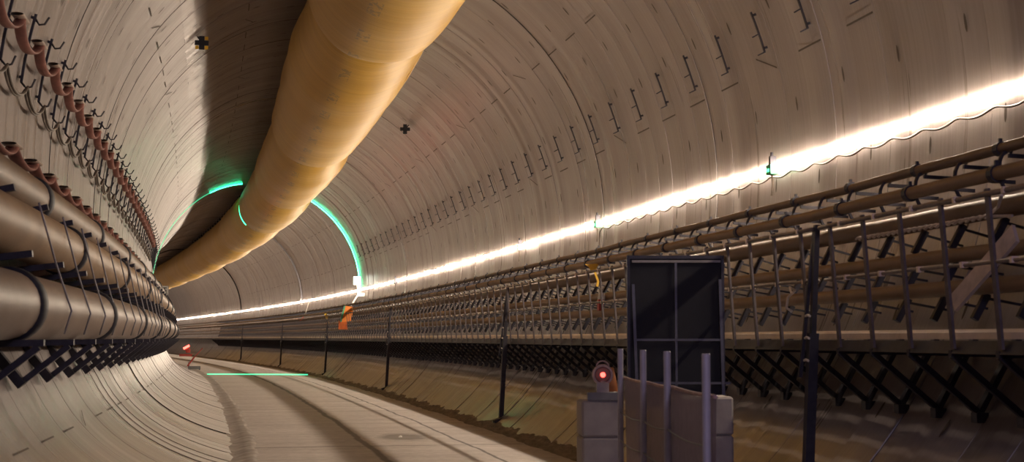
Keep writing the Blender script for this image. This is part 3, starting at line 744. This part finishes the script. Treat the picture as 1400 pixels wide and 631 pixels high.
m = MB(); m.bar((.03, -.055, -.12), (.13, -.055, -.40), .05, .02, (1, 0, 0)); m.bar((.13, -.055, -.38), (.10, -.055, -.52), .06, .02, (1, 0, 0)); m.build('tail', YELLOW, e)
e = empty('yellow_strap', P(13.3, .70, -.25), head(13.3), 'small yellow strap on the far fence left of the orange sign', 'strap')
m = MB(); m.bar((-.10, -.05, .15), (.0, -.05, -.05), .10, .02, (1, 0, 0)); m.bar((0, -.05, 0), (.06, -.05, -.30), .06, .02, (1, 0, 0)); m.build('strap_tail', YELLOW, e)
e = empty('pipe_valve', P(4.66, .815, -.318), head(4.66), 'small red-tagged valve on the middle tan pipe behind the fence', 'valve')
m = MB(); m.lathe([(.05, -.05), (.07, -.03), (.07, .03), (.05, .05)], (0, 0, .06), (1, 0, 0), 14); m.bx(-.03, .03, -.1, .1, .10, .13); m.build('valve_body', WHITEP, e)
m = MB(); m.bx(-.06, .02, -.06, .06, -.16, .02); m.build('red_tag', REDP, e)
e = empty('cable_tie', P(2.93, .80, -.36), head(2.93), 'pale loose tie knotted round the lower tan pipe, right of the board', 'tie')
m = MB(); m.tube([(0, -.0, .10), (-.06, .05, .03), (-.07, .08, -.08), (.0, .1, -.12)], .014, 6); m.tube([(0, 0, .1), (-.09, -.08, .13), (-.1, -.16, .06)], .012, 6); m.build('tie_band', WIRE, e)
# left far: white louvred plate, red lamp, gate
e = empty('louvred_plate', P(12.6, -.80, -.06), head(12.6), 'small white slatted plate at the end of the left pipes', 'plate')
m = MB(); m.bx(-.0, .46, -.02, .02, -.27, -.23); m.bx(.40, .46, -.02, .02, -.27, .27); m.bx(0, .46, -.02, .02, .22, .27)
for i in range(3): m.bx(0.05, .42, -.02, .02, -.13 + i * .12, -.07 + i * .12)
m.build('slats', WHITEP, e); m = MB(); m.bx(-.02, .48, .02, .03, -.28, .28); m.build('back_plate', GREYP, e)
e = empty('red_beacon', P(14.5, -.50, -.53), head(14.5), 'glowing red beacon at the end of the left wall', 'lamp')
m = MB(); m.bar((-.16, 0, -.05), (.12, 0, .10), .12, .10); m.build('beacon_lens', REDL, e)
m = MB(); m.lathe([(.10, -.25), (.12, -.1), (.06, -.04)], (.06, 0, 0), n=14); m.bx(-.35, .25, -.04, .04, -.42, -.30); m.build('beacon_mount', REDP, e)
e = empty('swing_gate', P(16.0, -.40, ZF), head(16), 'dark red gate arm with grey plate at the far left road edge', 'gate')
m = MB(); m.bar((-.16, 0, .20), (.18, 0, .66), .10, .08); m.bar((.15, 0, .62), (.62, 0, 1.15), .04, .04); m.build('gate_arm', REDP, e)
m = MB(); m.bx(-.10, .52, -.05, .05, .04, .20); m.build('grey_plate', GREYP, e)
m = MB(); m.bx(.44, .50, -.04, .04, -.0, .05); m.bx(-.08, -.02, -.04, .04, 0, .05); m.bx(-.12, -.06, -.03, .03, 0, .4); m.build('gate_leg', STEEL, e)
# litter
m = MB(); m.add([(-.03, -.05, 0), (.035, -.03, .0), (.03, .05, .02), (-.025, .045, .012), (0, 0, .03)], [(0, 1, 4), (1, 2, 4), (2, 3, 4), (3, 0, 4), (3, 2, 1, 0)])
tag(m.build('paper_scrap', WHITEP, loc=P(5.0, .197, ZF) + Vector((0, 0, .004))), 'tiny white paper scrap on the muddy patch of the road', 'litter')

# ------------------------------------------------------------------ lights other than the rope
def light(name, typ, loc, energy, c, size=.1, rot=None):
    l = bpy.data.lights.new(name, typ); l.energy = energy; l.color = c
    if typ == 'AREA': l.size = size
    else: l.shadow_soft_size = size
    o = bpy.data.objects.new(name, l); col.objects.link(o); o.location = loc
    if rot: o.rotation_euler = rot
    return o
bl = light('beacon_light', 'SPOT', P(14.2, -.42, -.50), 80, (1, .10, .06), .08)
bl.data.spot_size = math.radians(24); bl.data.spot_blend = 1
bl.rotation_euler = (P(9.6, .76, .62) - P(14.2, -.42, -.50)).to_track_quat('-Z', 'Y').to_euler()
light('laser_glow_fill', 'POINT', P(13.3, .55, -.60), 1.3, (.05, 1, .5), .1)  # added green point light for a soft glow on the lower right wall
light('cool_fill_behind', 'AREA', P(-.6, .2, .2), 200, (.72, .62, 1.0), 1.2, (PI / 2, 0, 0))  # added cool fill behind the camera for the barrier front

w = bpy.data.worlds.new('world'); scn.world = w; w.use_nodes = True
w.node_tree.nodes['Background'].inputs[0].default_value = (.5, .45, .45, 1); w.node_tree.nodes['Background'].inputs[1].default_value = .003

# ------------------------------------------------------------------ camera
cd = bpy.data.cameras.new('camera'); cam = bpy.data.objects.new('camera', cd); col.objects.link(cam)
F = 2000.0; cd.sensor_width = 36; cd.lens = F / 1400 * 36; cd.clip_start = .1; cd.clip_end = 1000
pitch = math.atan2(140.7, F); yaw = .122
cam.location = (U0 * R, 0, (ZC - ZF) * R)
cam.rotation_euler = (PI / 2 + pitch, 0, -yaw)
cd.dof.use_dof = True; cd.dof.focus_distance = 45; cd.dof.aperture_fstop = 4.5
scn.camera = cam
scn.view_settings.view_transform = 'Standard'; scn.view_settings.look = 'None'; scn.view_settings.gamma = 1
scn.view_settings.use_curve_mapping = False; scn.view_settings.exposure = 0.0
